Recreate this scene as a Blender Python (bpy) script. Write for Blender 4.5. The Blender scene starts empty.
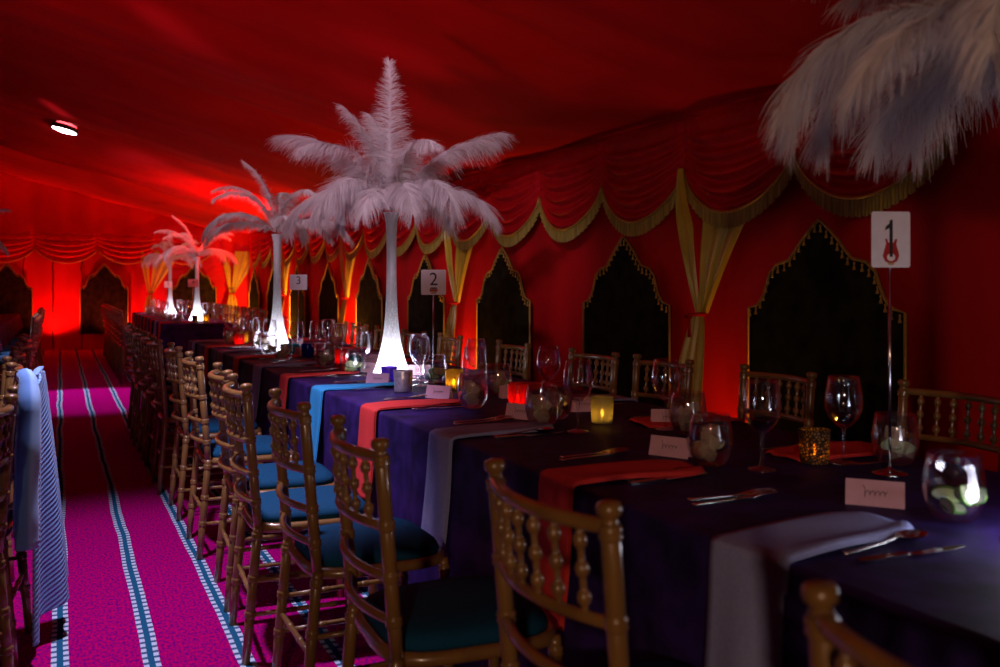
import bpy, bmesh, math, random
from mathutils import Vector, Matrix, noise as mnoise
PI = math.pi
R = math.radians
rnd = random.Random(7)
scn = bpy.context.scene
COL = scn.collection

# ---------------------------------------------------------------- materials
def mat(name):
    m = bpy.data.materials.new(name)
    m.use_nodes = True
    nt = m.node_tree
    nt.nodes.clear()
    out = nt.nodes.new('ShaderNodeOutputMaterial')
    return m, nt, out

def N(nt, t, **kw):
    n = nt.nodes.new(t)
    for k, v in kw.items():
        setattr(n, k, v)
    return n

def L(nt, a, b):
    nt.links.new(a, b)

def pbsdf(nt, out, col=(.5, .5, .5), rough=.5, metal=0, sheen=0, spec=.5, coat=0):
    b = N(nt, 'ShaderNodeBsdfPrincipled')
    b.inputs['Base Color'].default_value = (*col, 1)
    b.inputs['Roughness'].default_value = rough
    b.inputs['Metallic'].default_value = metal
    b.inputs['Specular IOR Level'].default_value = spec
    b.inputs['Sheen Weight'].default_value = sheen
    b.inputs['Coat Weight'].default_value = coat
    L(nt, b.outputs[0], out.inputs[0])
    return b

def noise_col(nt, b, c1, c2, scale=20, detail=4, lo=.35, hi=.65, coord='Object', stretch=None):
    tc = N(nt, 'ShaderNodeTexCoord')
    src = tc.outputs[coord]
    if stretch:
        mp = N(nt, 'ShaderNodeMapping')
        mp.inputs['Scale'].default_value = stretch
        L(nt, src, mp.inputs[0]); src = mp.outputs[0]
    nz = N(nt, 'ShaderNodeTexNoise')
    nz.inputs['Scale'].default_value = scale
    nz.inputs['Detail'].default_value = detail
    L(nt, src, nz.inputs['Vector'])
    cr = N(nt, 'ShaderNodeValToRGB')
    cr.color_ramp.elements[0].position = lo
    cr.color_ramp.elements[1].position = hi
    cr.color_ramp.elements[0].color = (*c1, 1)
    cr.color_ramp.elements[1].color = (*c2, 1)
    L(nt, nz.outputs[0], cr.inputs[0])
    L(nt, cr.outputs[0], b.inputs['Base Color'])
    return src, nz

def bump(nt, b, h, strength=.3, dist=.01):
    bp = N(nt, 'ShaderNodeBump')
    bp.inputs['Strength'].default_value = strength
    bp.inputs['Distance'].default_value = dist
    L(nt, h, bp.inputs['Height'])
    L(nt, bp.outputs[0], b.inputs['Normal'])

def simple(name, c1, c2=None, rough=.5, metal=0, scale=30, sheen=0, spec=.5, bmp=0, coat=0, stretch=None):
    m, nt, out = mat(name)
    b = pbsdf(nt, out, c1, rough, metal, sheen, spec, coat)
    if c2 is None:
        c2 = tuple(min(1, x * 1.15) for x in c1)
    src, nz = noise_col(nt, b, c1, c2, scale, stretch=stretch)
    if bmp:
        bump(nt, b, nz.outputs[0], bmp)
    return m

M = {}
M['red_lining'] = simple('red_lining', (.50, .006, .010), (.60, .009, .014), rough=.6, scale=3, spec=.10, bmp=.25, stretch=(1, 1, .25))
M['red_ceiling'] = simple('red_ceiling', (.48, .006, .010), (.58, .009, .014), rough=.7, scale=2.2, spec=.05, bmp=.35, stretch=(.45, 1.6, 1))
M['red_swag'] = simple('red_swag', (.42, .004, .009), (.52, .007, .012), rough=.6, scale=8, spec=.15)
M['gold_satin'] = simple('gold_satin', (.46, .37, .03), (.54, .44, .04), rough=.33, scale=6, spec=.6)
M['black_velvet'] = simple('black_velvet', (.009, .009, .005), (.021, .023, .011), rough=.95, scale=9, spec=.03)
M['gold_trim'] = simple('gold_trim', (.36, .23, .035), (.46, .30, .05), rough=.4, metal=.3, scale=60)
M['gold_fringe'] = simple('gold_fringe', (.20, .15, .02), (.40, .31, .045), rough=.6, scale=90, stretch=(1, 1, .05))
M['navy_cloth'] = simple('navy_cloth', (.011, .005, .052), (.036, .015, .15), rough=.62, scale=11, sheen=0, spec=.25, bmp=.15)
M['plum_cloth'] = simple('plum_cloth', (.045, .006, .030), (.07, .01, .05), rough=.7, scale=9, spec=.2)
M['chair_wood'] = simple('chair_wood', (.19, .10, .028), (.27, .145, .04), rough=.28, scale=18, spec=.8, coat=.6, stretch=(1, 1, .2))
M['pad_fabric'] = simple('pad_fabric', (.003, .055, .12), (.004, .07, .15), rough=.8, scale=200, spec=.15)
M['red_linen'] = simple('red_linen', (.62, .03, .03), (.70, .04, .035), rough=.75, scale=150)
M['lilac_linen'] = simple('lilac_linen', (.25, .29, .55), (.30, .34, .62), rough=.75, scale=150)
M['blue_linen'] = simple('blue_linen', (.02, .30, .62), (.03, .36, .70), rough=.75, scale=150)
M['royal_linen'] = simple('royal_linen', (.01, .05, .55), (.015, .07, .62), rough=.75, scale=150)
M['steel'] = simple('steel', (.62, .60, .60), (.72, .70, .70), rough=.16, metal=1, scale=40)
M['card_paper'] = simple('card_paper', (.72, .42, .54), (.78, .47, .60), rough=.7, scale=40)
M['sign_paper'] = simple('sign_paper', (.80, .74, .80), (.84, .78, .84), rough=.5, scale=40)
M['ink'] = simple('ink', (.02, .015, .02), rough=.6)
M['guitar_red'] = simple('guitar_red', (.40, .02, .02), rough=.4)
M['guitar_gold'] = simple('guitar_gold', (.45, .30, .10), rough=.4)
M['guitar_white'] = simple('guitar_white', (.8, .75, .75), rough=.4)
M['cucumber_flesh'] = simple('cucumber_flesh', (.70, .82, .48), (.80, .88, .62), rough=.4, scale=60)
M['cucumber_skin'] = simple('cucumber_skin', (.10, .28, .03), rough=.4)
def m_ice():
    m, nt, out = mat('ice')
    tr = N(nt, 'ShaderNodeBsdfTransparent')
    b = N(nt, 'ShaderNodeBsdfPrincipled'); b.inputs['Base Color'].default_value = (.80, .64, .50, 1); b.inputs['Roughness'].default_value = .15
    nz = N(nt, 'ShaderNodeTexNoise'); nz.inputs['Scale'].default_value = 60
    mr = N(nt, 'ShaderNodeMapRange'); mr.inputs[3].default_value = .15; mr.inputs[4].default_value = .75
    L(nt, nz.outputs[0], mr.inputs[0])
    x = N(nt, 'ShaderNodeMixShader')
    L(nt, mr.outputs[0], x.inputs[0]); L(nt, tr.outputs[0], x.inputs[1]); L(nt, b.outputs[0], x.inputs[2])
    L(nt, x.outputs[0], out.inputs[0])
    return m
M['ice'] = m_ice()
M['candle_wax'] = simple('candle_wax', (.7, .6, .45), rough=.5)
M['mirror'] = simple('mirror', (.75, .75, .8), rough=.05, metal=1)
M['mercury'] = simple('mercury', (.55, .55, .6), (.8, .8, .85), rough=.3, metal=.55, scale=60, bmp=.2)
M['black_plastic'] = simple('black_plastic', (.02, .02, .02), rough=.5)
M['table_wood'] = simple('table_wood', (.3, .2, .1), rough=.6)
M['chrome'] = simple('chrome', (.6, .6, .62), rough=.2, metal=1)

def m_carpet():
    m, nt, out = mat('carpet')
    b = pbsdf(nt, out, (.5, .02, .2), .95, spec=0)
    tc = N(nt, 'ShaderNodeTexCoord')
    sx = N(nt, 'ShaderNodeSeparateXYZ'); L(nt, tc.outputs['Object'], sx.inputs[0])
    wob = N(nt, 'ShaderNodeTexNoise'); wob.inputs['Scale'].default_value = .9; wob.inputs['Detail'].default_value = 2
    L(nt, tc.outputs['Object'], wob.inputs['Vector'])
    def MT(op, a, b_=None, c=None):
        n = N(nt, 'ShaderNodeMath', operation=op)
        for i, v in enumerate((a, b_, c)):
            if v is None: continue
            if isinstance(v, (int, float)): n.inputs[i].default_value = v
            else: L(nt, v, n.inputs[i])
        return n.outputs[0]
    wx = MT('MULTIPLY_ADD', wob.outputs[0], .05, -.025)
    x = MT('ADD', sx.outputs[0], wx)
    xm = MT('PINGPONG', x, .14)             # 0 at stripe centres (period .28)
    core = MT('LESS_THAN', xm, .010)
    band = MT('LESS_THAN', xm, .027)
    ymod = MT('FRACT', MT('MULTIPLY', sx.outputs[1], 21))
    tick = MT('LESS_THAN', ymod, .6)
    tick = MT('MULTIPLY', tick, MT('SUBTRACT', band, core))
    # pile colour
    nz = N(nt, 'ShaderNodeTexNoise'); nz.inputs['Scale'].default_value = 85; nz.inputs['Detail'].default_value = 3
    mp = N(nt, 'ShaderNodeMapping'); mp.inputs['Scale'].default_value = (1.2, .6, 1)
    L(nt, tc.outputs['Object'], mp.inputs[0]); L(nt, mp.outputs[0], nz.inputs['Vector'])
    cr = N(nt, 'ShaderNodeValToRGB')
    cr.color_ramp.elements[0].position = .36; cr.color_ramp.elements[0].color = (.15, .002, .17, 1)
    cr.color_ramp.elements[1].position = .62; cr.color_ramp.elements[1].color = (.52, .001, .11, 1)
    L(nt, nz.outputs[0], cr.inputs[0])
    def MX(f, a, b_):
        n = N(nt, 'ShaderNodeMix', data_type='RGBA')
        L(nt, f, n.inputs['Factor'])
        for i, v in ((6, a), (7, b_)):
            if isinstance(v, tuple): n.inputs[i].default_value = v
            else: L(nt, v, n.inputs[i])
        return n.outputs[2]
    c1 = MX(band, cr.outputs[0], (.06, .12, .22, 1))
    c2 = MX(tick, c1, (.50, .64, .74, 1))
    c3 = MX(core, c2, (.015, .11, .20, 1))
    L(nt, c3, b.inputs['Base Color'])
    bump(nt, b, nz.outputs[0], .6, .008)
    return m
M['carpet'] = m_carpet()

def m_glass(name, tint=(1, 1, 1), base=.06, edge=.75, rough=.03):
    m, nt, out = mat(name)
    tr = N(nt, 'ShaderNodeBsdfTransparent'); tr.inputs[0].default_value = (*tint, 1)
    gl = N(nt, 'ShaderNodeBsdfGlossy'); gl.inputs['Roughness'].default_value = rough
    gl.inputs[0].default_value = (.95, .95, 1, 1)
    lw = N(nt, 'ShaderNodeLayerWeight'); lw.inputs[0].default_value = .22
    mr = N(nt, 'ShaderNodeMapRange'); mr.inputs[3].default_value = base; mr.inputs[4].default_value = edge
    L(nt, lw.outputs['Facing'], mr.inputs[0])
    mx = N(nt, 'ShaderNodeMixShader')
    L(nt, mr.outputs[0], mx.inputs[0]); L(nt, tr.outputs[0], mx.inputs[1]); L(nt, gl.outputs[0], mx.inputs[2])
    L(nt, mx.outputs[0], out.inputs[0])
    return m
M['glass'] = m_glass('clear_glass', (.98, .98, .985), .045, .95)
M['water'] = m_glass('water', (.97, .97, .95), .02, .2)
M['wine'] = m_glass('wine', (.45, .05, .10), .05, .3)

def m_votive(name, col, rough=.4, mosaic=0):
    m, nt, out = mat(name)
    tr = N(nt, 'ShaderNodeBsdfTranslucent'); tr.inputs[0].default_value = (*col, 1)
    t2 = N(nt, 'ShaderNodeBsdfTransparent'); t2.inputs[0].default_value = (*col, 1)
    di = N(nt, 'ShaderNodeBsdfPrincipled'); di.inputs['Base Color'].default_value = (*[c * .6 for c in col], 1); di.inputs['Roughness'].default_value = rough
    a = N(nt, 'ShaderNodeMixShader'); a.inputs[0].default_value = .45
    L(nt, tr.outputs[0], a.inputs[1]); L(nt, t2.outputs[0], a.inputs[2])
    c = N(nt, 'ShaderNodeMixShader'); c.inputs[0].default_value = .35
    L(nt, a.outputs[0], c.inputs[1]); L(nt, di.outputs[0], c.inputs[2])
    if mosaic:
        tc = N(nt, 'ShaderNodeTexCoord')
        v = N(nt, 'ShaderNodeTexVoronoi'); v.inputs['Scale'].default_value = mosaic; v.feature = 'DISTANCE_TO_EDGE'
        L(nt, tc.outputs['Object'], v.inputs['Vector'])
        lt = N(nt, 'ShaderNodeMath', operation='LESS_THAN'); lt.inputs[1].default_value = .20
        L(nt, v.outputs['Distance'], lt.inputs[0])
        gr = N(nt, 'ShaderNodeBsdfDiffuse'); gr.inputs[0].default_value = (.05, .03, .02, 1)
        d = N(nt, 'ShaderNodeMixShader')
        L(nt, lt.outputs[0], d.inputs[0]); L(nt, c.outputs[0], d.inputs[1]); L(nt, gr.outputs[0], d.inputs[2])
        c = d
    L(nt, c.outputs[0], out.inputs[0])
    return m
M['votive_amber'] = m_votive('votive_amber', (.70, .40, .08), mosaic=120)
M['votive_frost'] = m_votive('votive_frost', (.45, .42, .33))
M['purple_glass'] = m_votive('purple_glass', (.42, .22, .95), .2)
M['teal_glass'] = m_votive('teal_glass', (.08, .62, .68), .2)
M['blue_glass'] = m_votive('blue_glass', (.02, .03, .75), .15)
M['votive_red'] = m_votive('votive_red', (.70, .03, .05))
M['votive_yellow'] = m_votive('votive_yellow', (.72, .58, .22))

def m_emit(name, col, st):
    m, nt, out = mat(name)
    e = N(nt, 'ShaderNodeEmission'); e.inputs[0].default_value = (*col, 1); e.inputs[1].default_value = st
    L(nt, e.outputs[0], out.inputs[0])
    return m
M['flame'] = m_emit('flame', (1, .50, .05), 110)
M['lamp_lens'] = m_emit('lamp_lens', (.85, .88, 1), 25)

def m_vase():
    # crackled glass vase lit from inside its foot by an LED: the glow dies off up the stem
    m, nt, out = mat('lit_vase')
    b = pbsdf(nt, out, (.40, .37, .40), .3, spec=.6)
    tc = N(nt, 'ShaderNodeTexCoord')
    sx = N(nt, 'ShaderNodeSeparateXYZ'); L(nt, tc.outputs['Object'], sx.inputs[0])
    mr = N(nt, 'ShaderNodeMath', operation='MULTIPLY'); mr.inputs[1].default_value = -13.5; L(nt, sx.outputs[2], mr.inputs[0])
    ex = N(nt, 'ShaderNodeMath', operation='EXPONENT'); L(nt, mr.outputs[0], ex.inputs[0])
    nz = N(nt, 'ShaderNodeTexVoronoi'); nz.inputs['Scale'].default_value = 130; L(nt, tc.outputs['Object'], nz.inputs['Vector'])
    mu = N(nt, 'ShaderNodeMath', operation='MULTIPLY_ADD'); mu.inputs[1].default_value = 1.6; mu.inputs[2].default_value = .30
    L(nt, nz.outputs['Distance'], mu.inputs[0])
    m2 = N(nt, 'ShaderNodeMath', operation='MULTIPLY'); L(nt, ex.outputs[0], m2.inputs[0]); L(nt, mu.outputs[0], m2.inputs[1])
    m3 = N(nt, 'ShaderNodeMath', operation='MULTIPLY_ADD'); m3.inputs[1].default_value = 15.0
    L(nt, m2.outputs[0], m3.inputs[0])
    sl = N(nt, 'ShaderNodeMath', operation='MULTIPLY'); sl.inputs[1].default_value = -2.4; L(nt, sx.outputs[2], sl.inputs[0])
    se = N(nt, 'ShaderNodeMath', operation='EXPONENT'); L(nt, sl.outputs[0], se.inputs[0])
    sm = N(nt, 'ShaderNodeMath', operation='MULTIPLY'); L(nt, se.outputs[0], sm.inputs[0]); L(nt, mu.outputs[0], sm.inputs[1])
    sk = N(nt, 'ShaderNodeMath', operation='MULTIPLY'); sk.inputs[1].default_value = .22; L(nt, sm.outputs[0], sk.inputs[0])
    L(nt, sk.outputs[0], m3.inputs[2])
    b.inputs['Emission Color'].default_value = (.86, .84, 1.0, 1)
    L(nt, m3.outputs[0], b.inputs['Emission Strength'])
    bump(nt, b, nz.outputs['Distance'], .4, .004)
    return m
M['vase'] = m_vase()

def m_feather():
    m, nt, out = mat('feather')
    d = N(nt, 'ShaderNodeBsdfDiffuse'); d.inputs[0].default_value = (.80, .76, .78, 1)
    t = N(nt, 'ShaderNodeBsdfTranslucent'); t.inputs[0].default_value = (.80, .76, .78, 1)
    x = N(nt, 'ShaderNodeMixShader'); x.inputs[0].default_value = .4
    tc = N(nt, 'ShaderNodeTexCoord')
    nz = N(nt, 'ShaderNodeTexNoise'); nz.inputs['Scale'].default_value = 12
    L(nt, tc.outputs['Object'], nz.inputs['Vector'])
    cr = N(nt, 'ShaderNodeValToRGB')
    cr.color_ramp.elements[0].position = .3; cr.color_ramp.elements[0].color = (.70, .64, .67, 1)
    cr.color_ramp.elements[1].position = .6; cr.color_ramp.elements[1].color = (.84, .80, .82, 1)
    L(nt, nz.outputs[0], cr.inputs[0]); L(nt, cr.outputs[0], d.inputs[0]); L(nt, cr.outputs[0], t.inputs[0])
    L(nt, d.outputs[0], x.inputs[1]); L(nt, t.outputs[0], x.inputs[2]); L(nt, x.outputs[0], out.inputs[0])
    return m
M['feather'] = m_feather()

def m_seersucker():
    m, nt, out = mat('striped_jacket')
    b = pbsdf(nt, out, (.4, .5, .7), .8, sheen=.2)
    at = N(nt, 'ShaderNodeAttribute'); at.attribute_name = 'rib'
    w = N(nt, 'ShaderNodeMath', operation='SINE')
    L(nt, at.outputs['Fac'], w.inputs[0])
    cr = N(nt, 'ShaderNodeValToRGB')
    cr.color_ramp.elements[0].position = .35; cr.color_ramp.elements[0].color = (.12, .31, .66, 1)
    cr.color_ramp.elements[1].position = .65; cr.color_ramp.elements[1].color = (.30, .56, .88, 1)
    mr = N(nt, 'ShaderNodeMapRange'); mr.inputs[1].default_value = -1; mr.inputs[2].default_value = 1
    L(nt, w.outputs[0], mr.inputs[0]); L(nt, mr.outputs[0], cr.inputs[0]); L(nt, cr.outputs[0], b.inputs['Base Color'])
    bump(nt, b, mr.outputs[0], .5, .006)
    return m
M['jacket'] = m_seersucker()

# ---------------------------------------------------------------- mesh helpers
class MB:
    def __init__(s):
        s.v = []; s.f = []; s.sm = []
    def add(s, vs, fs, smooth=True):
        o = len(s.v)
        s.v += [tuple(v) for v in vs]
        s.f += [tuple(i + o for i in f) for f in fs]
        s.sm += [smooth] * len(fs)
        return s
    def box(s, x0, x1, y0, y1, z0, z1, Mx=None):
        vs = [Vector((x, y, z)) for x in (x0, x1) for y in (y0, y1) for z in (z0, z1)]
        if Mx is not None: vs = [Mx @ v for v in vs]
        return s.add(vs, [(0, 1, 3, 2), (4, 6, 7, 5), (0, 4, 5, 1), (2, 3, 7, 6), (0, 2, 6, 4), (1, 5, 7, 3)], False)
    def lathe(s, prof, seg=24, p0=(0, 0, 0), axis=(0, 0, 1), cap=True):
        """prof: list of (r, h) along axis from p0"""
        ax = Vector(axis).normalized(); p0 = Vector(p0)
        q = Vector((0, 0, 1)).rotation_difference(ax)
        vs = []; fs = []
        n = len(prof)
        for r, h in prof:
            for k in range(seg):
                a = 2 * PI * k / seg
                vs.append(p0 + q @ Vector((r * math.cos(a), r * math.sin(a), h)))
        for i in range(n - 1):
            for k in range(seg):
                k2 = (k + 1) % seg
                fs.append((i * seg + k, i * seg + k2, (i + 1) * seg + k2, (i + 1) * seg + k))
        if cap:
            if prof[0][0] > 1e-5: fs.append(tuple(reversed(range(seg))))
            if prof[-1][0] > 1e-5: fs.append(tuple((n - 1) * seg + k for k in range(seg)))
        return s.add(vs, fs)
    def tube(s, pts, rad, seg=8, cap=True):
        pts = [Vector(p) for p in pts]
        n = len(pts)
        rads = rad if isinstance(rad, (list, tuple)) else [rad] * n
        T = []
        for i in range(n):
            a = pts[max(i - 1, 0)]; b = pts[min(i + 1, n - 1)]
            T.append((b - a).normalized())
        up = Vector((0, 0, 1)) if abs(T[0].z) < .9 else Vector((1, 0, 0))
        nrm = T[0].cross(up).normalized()
        vs = []; fs = []
        for i in range(n):
            nrm = (nrm - T[i] * nrm.dot(T[i])).normalized()
            bn = T[i].cross(nrm)
            for k in range(seg):
                a = 2 * PI * k / seg
                vs.append(pts[i] + (nrm * math.cos(a) + bn * math.sin(a)) * rads[i])
        for i in range(n - 1):
            for k in range(seg):
                k2 = (k + 1) % seg
                fs.append((i * seg + k, i * seg + k2, (i + 1) * seg + k2, (i + 1) * seg + k))
        if cap:
            fs.append(tuple(reversed(range(seg)))); fs.append(tuple((n - 1) * seg + k for k in range(seg)))
        return s.add(vs, fs)
    def grid(s, fn, nu, nv, smooth=True, flip=False):
        vs = [fn(i / nu, j / nv) for j in range(nv + 1) for i in range(nu + 1)]
        w = nu + 1
        fs = []
        for j in range(nv):
            for i in range(nu):
                q = (j * w + i, j * w + i + 1, (j + 1) * w + i + 1, (j + 1) * w + i)
                fs.append(tuple(reversed(q)) if flip else q)
        return s.add(vs, fs, smooth)
    def prism(s, poly, z0, z1, Mx=None):
        n = len(poly)
        vs = [Vector((x, y, z0)) for x, y in poly] + [Vector((x, y, z1)) for x, y in poly]
        if Mx is not None: vs = [Mx @ v for v in vs]
        fs = [tuple(reversed(range(n))), tuple(range(n, 2 * n))]
        fs += [(i, (i + 1) % n, n + (i + 1) % n, n + i) for i in range(n)]
        return s.add(vs, fs, False)
    def mesh(s, name, m):
        me = bpy.data.meshes.new(name)
        me.from_pydata(s.v, [], s.f)
        me.polygons.foreach_set('use_smooth', s.sm)
        if m: me.materials.append(m)
        me.update()
        return me
    def build(s, name, m, parent=None, loc=None, solid=0):
        o = bpy.data.objects.new(name, s.mesh(name, m))
        COL.objects.link(o)
        if parent is not None: o.parent = parent
        if loc is not None: o.location = loc
        if solid:
            md = o.modifiers.new('Solidify', 'SOLIDIFY'); md.thickness = solid; md.offset = 0
        return o

def tag(o, label=None, cat=None, group=None, kind=None):
    if label: o['label'] = label
    if cat: o['category'] = cat
    if group: o['group'] = group
    if kind: o['kind'] = kind
    return o

def empty(name, loc=(0, 0, 0), rz=0, label=None, cat=None, group=None):
    o = bpy.data.objects.new(name, None); COL.objects.link(o)
    o.empty_display_size = .1
    o.location = loc; o.rotation_euler = (0, 0, rz)
    return tag(o, label, cat, group)

def dup(o, loc=None, rz=None, label=None, group=None, parent=None):
    c = o.copy(); COL.objects.link(c)
    if parent is not None: c.parent = parent
    for ch in list(o.children): dup(ch, parent=c)
    if loc is not None: c.location = loc
    if rz is not None: c.rotation_euler = (0, 0, rz)
    if label: c['label'] = label
    if group: c['group'] = group
    return c

class Proto:
    """first use moves the original, later uses copy it"""
    def __init__(s, o): s.o = o; s.used = False
    def place(s, loc, rz=0, label=None, group=None):
        if not s.used:
            s.used = True
            s.o.location = loc; s.o.rotation_euler = (0, 0, rz)
            return tag(s.o, label, None, group)
        return dup(s.o, loc, rz, label, group)

ORD = ['first', 'second', 'third', 'fourth', 'fifth', 'sixth', 'seventh', 'eighth', 'ninth', 'tenth', 'eleventh', 'twelfth', 'thirteenth', 'fourteenth', 'fifteenth']

# ---------------------------------------------------------------- setting
WX, BY, EAVE, RIDGE_X, SL = 3.55, 19.3, 2.32, -1.0, .26
LX = -5.55
BAY = 3.74
BEAM0 = 8.05
def roof_z(x, y, sag=True):
    z = EAVE + SL * (WX - max(x, 2 * RIDGE_X - x))
    if sag:
        ph = ((y - BEAM0) / BAY) % 1.0
        e = min(1, (WX - max(x, 2 * RIDGE_X - x)) / .8)
        z -= .25 * e * math.sin(PI * ph) ** .8
        z -= .035 * e * abs(math.sin(3 * PI * ph)) * math.sin(PI * ph)
    return z

fl = MB().box(LX, WX, -3.2, BY + .05, -.04, 0).build('floor', M['carpet']); tag(fl, kind='structure')

def ceil_fn(u, v):
    x = WX + (LX - WX) * u; y = -3.2 + (BY + 3.2) * v
    z = roof_z(x, y)
    e_ = min(1, (WX - x) / .8)
    z += e_ * (.05 * mnoise.noise(Vector((x * .9, y * 1.1, 0))) + .022 * mnoise.noise(Vector((x * 1.6, y * 3.2, 5))) + .008 * mnoise.noise(Vector((x * 4, y * 7, 9))))
    return (x, y, z)
c = MB().grid(ceil_fn, 70, 330, flip=True).build('ceiling', M['red_ceiling']); tag(c, kind='structure')

def wall_r(u, v):
    y = -3.2 + (BY + 3.2) * u; z = 2.45 * v
    d = .018 * math.sin(y * 9 + 1.5 * math.sin(y * 1.7)) * (.4 + .6 * v) + .03 * mnoise.noise(Vector((y * .8, z * .6, 2))) + .012 * mnoise.noise(Vector((y * 4, z * 2.2, 8)))
    return (WX + .03 + d, y, z)
o = MB().grid(wall_r, 620, 26, flip=True).build('wall_right', M['red_lining']); tag(o, kind='structure')
def wall_b(u, v):
    x = LX + (WX + .1 - LX) * u
    z = (roof_z(min(x, WX), BY, False) + .03) * v
    d = .02 * math.sin(x * 8 + math.sin(x * 2.1)) + .03 * mnoise.noise(Vector((x * .9, z * .5, 12)))
    return (x, BY + d, z)
o = MB().grid(wall_b, 260, 30, flip=True).build('wall_back', M['red_lining']); tag(o, kind='structure')
def wall_l(u, v):
    y = -3.2 + (BY + 3.2) * u; z = 2.45 * v
    return (LX - .02 + .02 * math.sin(y * 8), y, z)
o = MB().grid(wall_l, 400, 10).build('wall_left', M['red_lining']); tag(o, kind='structure')
# seams of the door flap in the back wall
for i, x in enumerate((-.62, -.12, .38)):
    o = MB().tube([(x + .012 * math.sin(3 * k), BY - .045, .02 + 1.95 * k / 10) for k in range(11)], .010, 6).build('trim_%d' % (i + 1), M['black_velvet']); tag(o, kind='structure')

# ---- swagged valance: local frame s along run, out = away from the wall (local -y), z up
def swag_mesh(W):
    def zb(s): return 1.95 - .29 * math.sin(PI * s) ** .66
    top = 2.27
    def fn(u, v):
        s = u; t = v                               # t=0 top, 1 bottom
        z = top + (zb(s) - top) * t
        a = math.sin(PI * s)
        outw = .05 + .07 * a * math.sin(PI * min(1, t * .75 + .1)) + .027 * math.sin(2 * PI * 5.5 * (t ** 1.15) + .8) * (a ** .6) * min(1, t * 4)
        outw += .012 * math.sin(2 * PI * 11 * s) * (1 - a) * (1 - .5 * t)
        return ((s - .5) * W, -outw, z)
    sw = MB().grid(fn, 40, 60, flip=True)
    def fr(u, v):
        s = u
        z = zb(s) + .01 - .095 * v
        a = math.sin(PI * s)
        o_ = .058 + .05 * a + .006 * math.sin(2 * PI * 46 * s) * (.3 + v)
        return ((s - .5) * W, -o_, z + (.006 * math.sin(2 * PI * 23 * s + 1)) * v)
    f2 = MB().grid(fr, 184, 4, flip=True)
    br = MB().tube([((k / 24 - .5) * W, -.062 - .05 * math.sin(PI * k / 24), zb(k / 24) + .008) for k in range(25)], .009, 6)
    return sw.mesh('swag', M['red_swag']), f2.mesh('fringe', M['gold_fringe']), br.mesh('braid', M['gold_trim'])
SWW = BAY / 4
swm, frm, brm = swag_mesh(SWW)
def swag(name, loc, rz, label, group):
    e = empty(name, loc, rz, label, 'swag', group)
    for nm, me in (('drapery', swm), ('fringe', frm), ('braid', brm)):
        o = bpy.data.objects.new(nm, me); COL.objects.link(o); o.parent = e
        if nm == 'drapery': o.name = 'swag_fabric'
    return e
DRAPE0 = 4.52
k0 = -1
n = 0
for k in range(-2, 16):
    y = DRAPE0 + SWW * (k + .5)
    if y > BY - .3: break
    n += 1
    swag('curtain_swag', (WX - .01, y, 0), -PI / 2, 'red curtain swag with gold fringe along right wall, %s from the camera' % ORD[n - 1] if n <= 15 else 'red curtain swag with gold fringe, right wall, last before the far corner', 'swags along the right wall')
BW = 1.09
kk = 0
for k in range(-3, 4):
    x = -.43 + BW * (k + .5)
    if x > 3.3: break
    kk += 1
    e = empty('curtain_swag', (x, BY - .03, 0), 0, 'plain dark red swag at top of far end wall, %s from the left' % ORD[kk - 1], 'swag', 'swags on the far end wall')
    o = bpy.data.objects.new('swag_fabric', swm); COL.objects.link(o); o.parent = e
    o = bpy.data.objects.new('braid', brm); COL.objects.link(o); o.parent = e
    e.scale = (BW / SWW, 1, 1)

# ---- black arched hangings with gold edging and little tassels
ARCH = [(.525, .22), (.525, 1.12), (.45, 1.14), (.405, 1.19), (.375, 1.26), (.355, 1.315), (.30, 1.362), (.215, 1.38), (.17, 1.425), (.127, 1.475), (.08, 1.52), (.035, 1.56), (0, 1.585)]
full = ARCH + [(-x, z) for x, z in reversed(ARCH[:-1])]
RX = Matrix.Rotation(PI / 2, 4, 'X')
def hanging_meshes():
    a = MB().prism(list(reversed(full)), 0, .012, RX)
    tr = MB().tube([(x, -.017, z) for x, z in full], .009, 6)
    ts = MB().lathe([(.001, 0), (.006, -.006), (.006, -.015), (.003, -.018), (.008, -.034), (.009, -.042), (.0, -.043)], 8)
    tpos = []
    pts = full[1:-1]
    L_ = [0]
    for p, q in zip(pts, pts[1:]): L_.append(L_[-1] + math.hypot(q[0] - p[0], q[1] - p[1]))
    nt = 30
    for i in range(nt):
        d = L_[-1] * (i + .5) / nt
        for j in range(len(pts) - 1):
            if L_[j] <= d <= L_[j + 1]:
                f = (d - L_[j]) / (L_[j + 1] - L_[j])
                tpos.append((pts[j][0] + f * (pts[j + 1][0] - pts[j][0]), pts[j][1] + f * (pts[j + 1][1] - pts[j][1])))
                break
    return a.mesh('velvet_panel', M['black_velvet']), tr.mesh('gold_edging', M['gold_trim']), ts.mesh('tassel', M['gold_trim']), tpos
hp, ht, hs, hpos = hanging_meshes()
def hanging(loc, rz, label, sc=1.0):
    e = empty('wall_hanging', loc, rz, label, 'wall hanging', 'black arched wall hangings')
    e.scale = (sc, 1, 1)
    def ch(nm, me, l=None):
        o = bpy.data.objects.new(nm, me); COL.objects.link(o); o.parent = e
        if l: o.location = l
    ch('velvet_panel', hp); ch('gold_edging', ht)
    for x, z in hpos: ch('tassel', hs, (x, -.026, z - .01))
hy = [1.55, 3.42, 5.2, 7.1, 8.95, 10.9, 12.8, 14.7, 16.55, 18.35]
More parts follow.
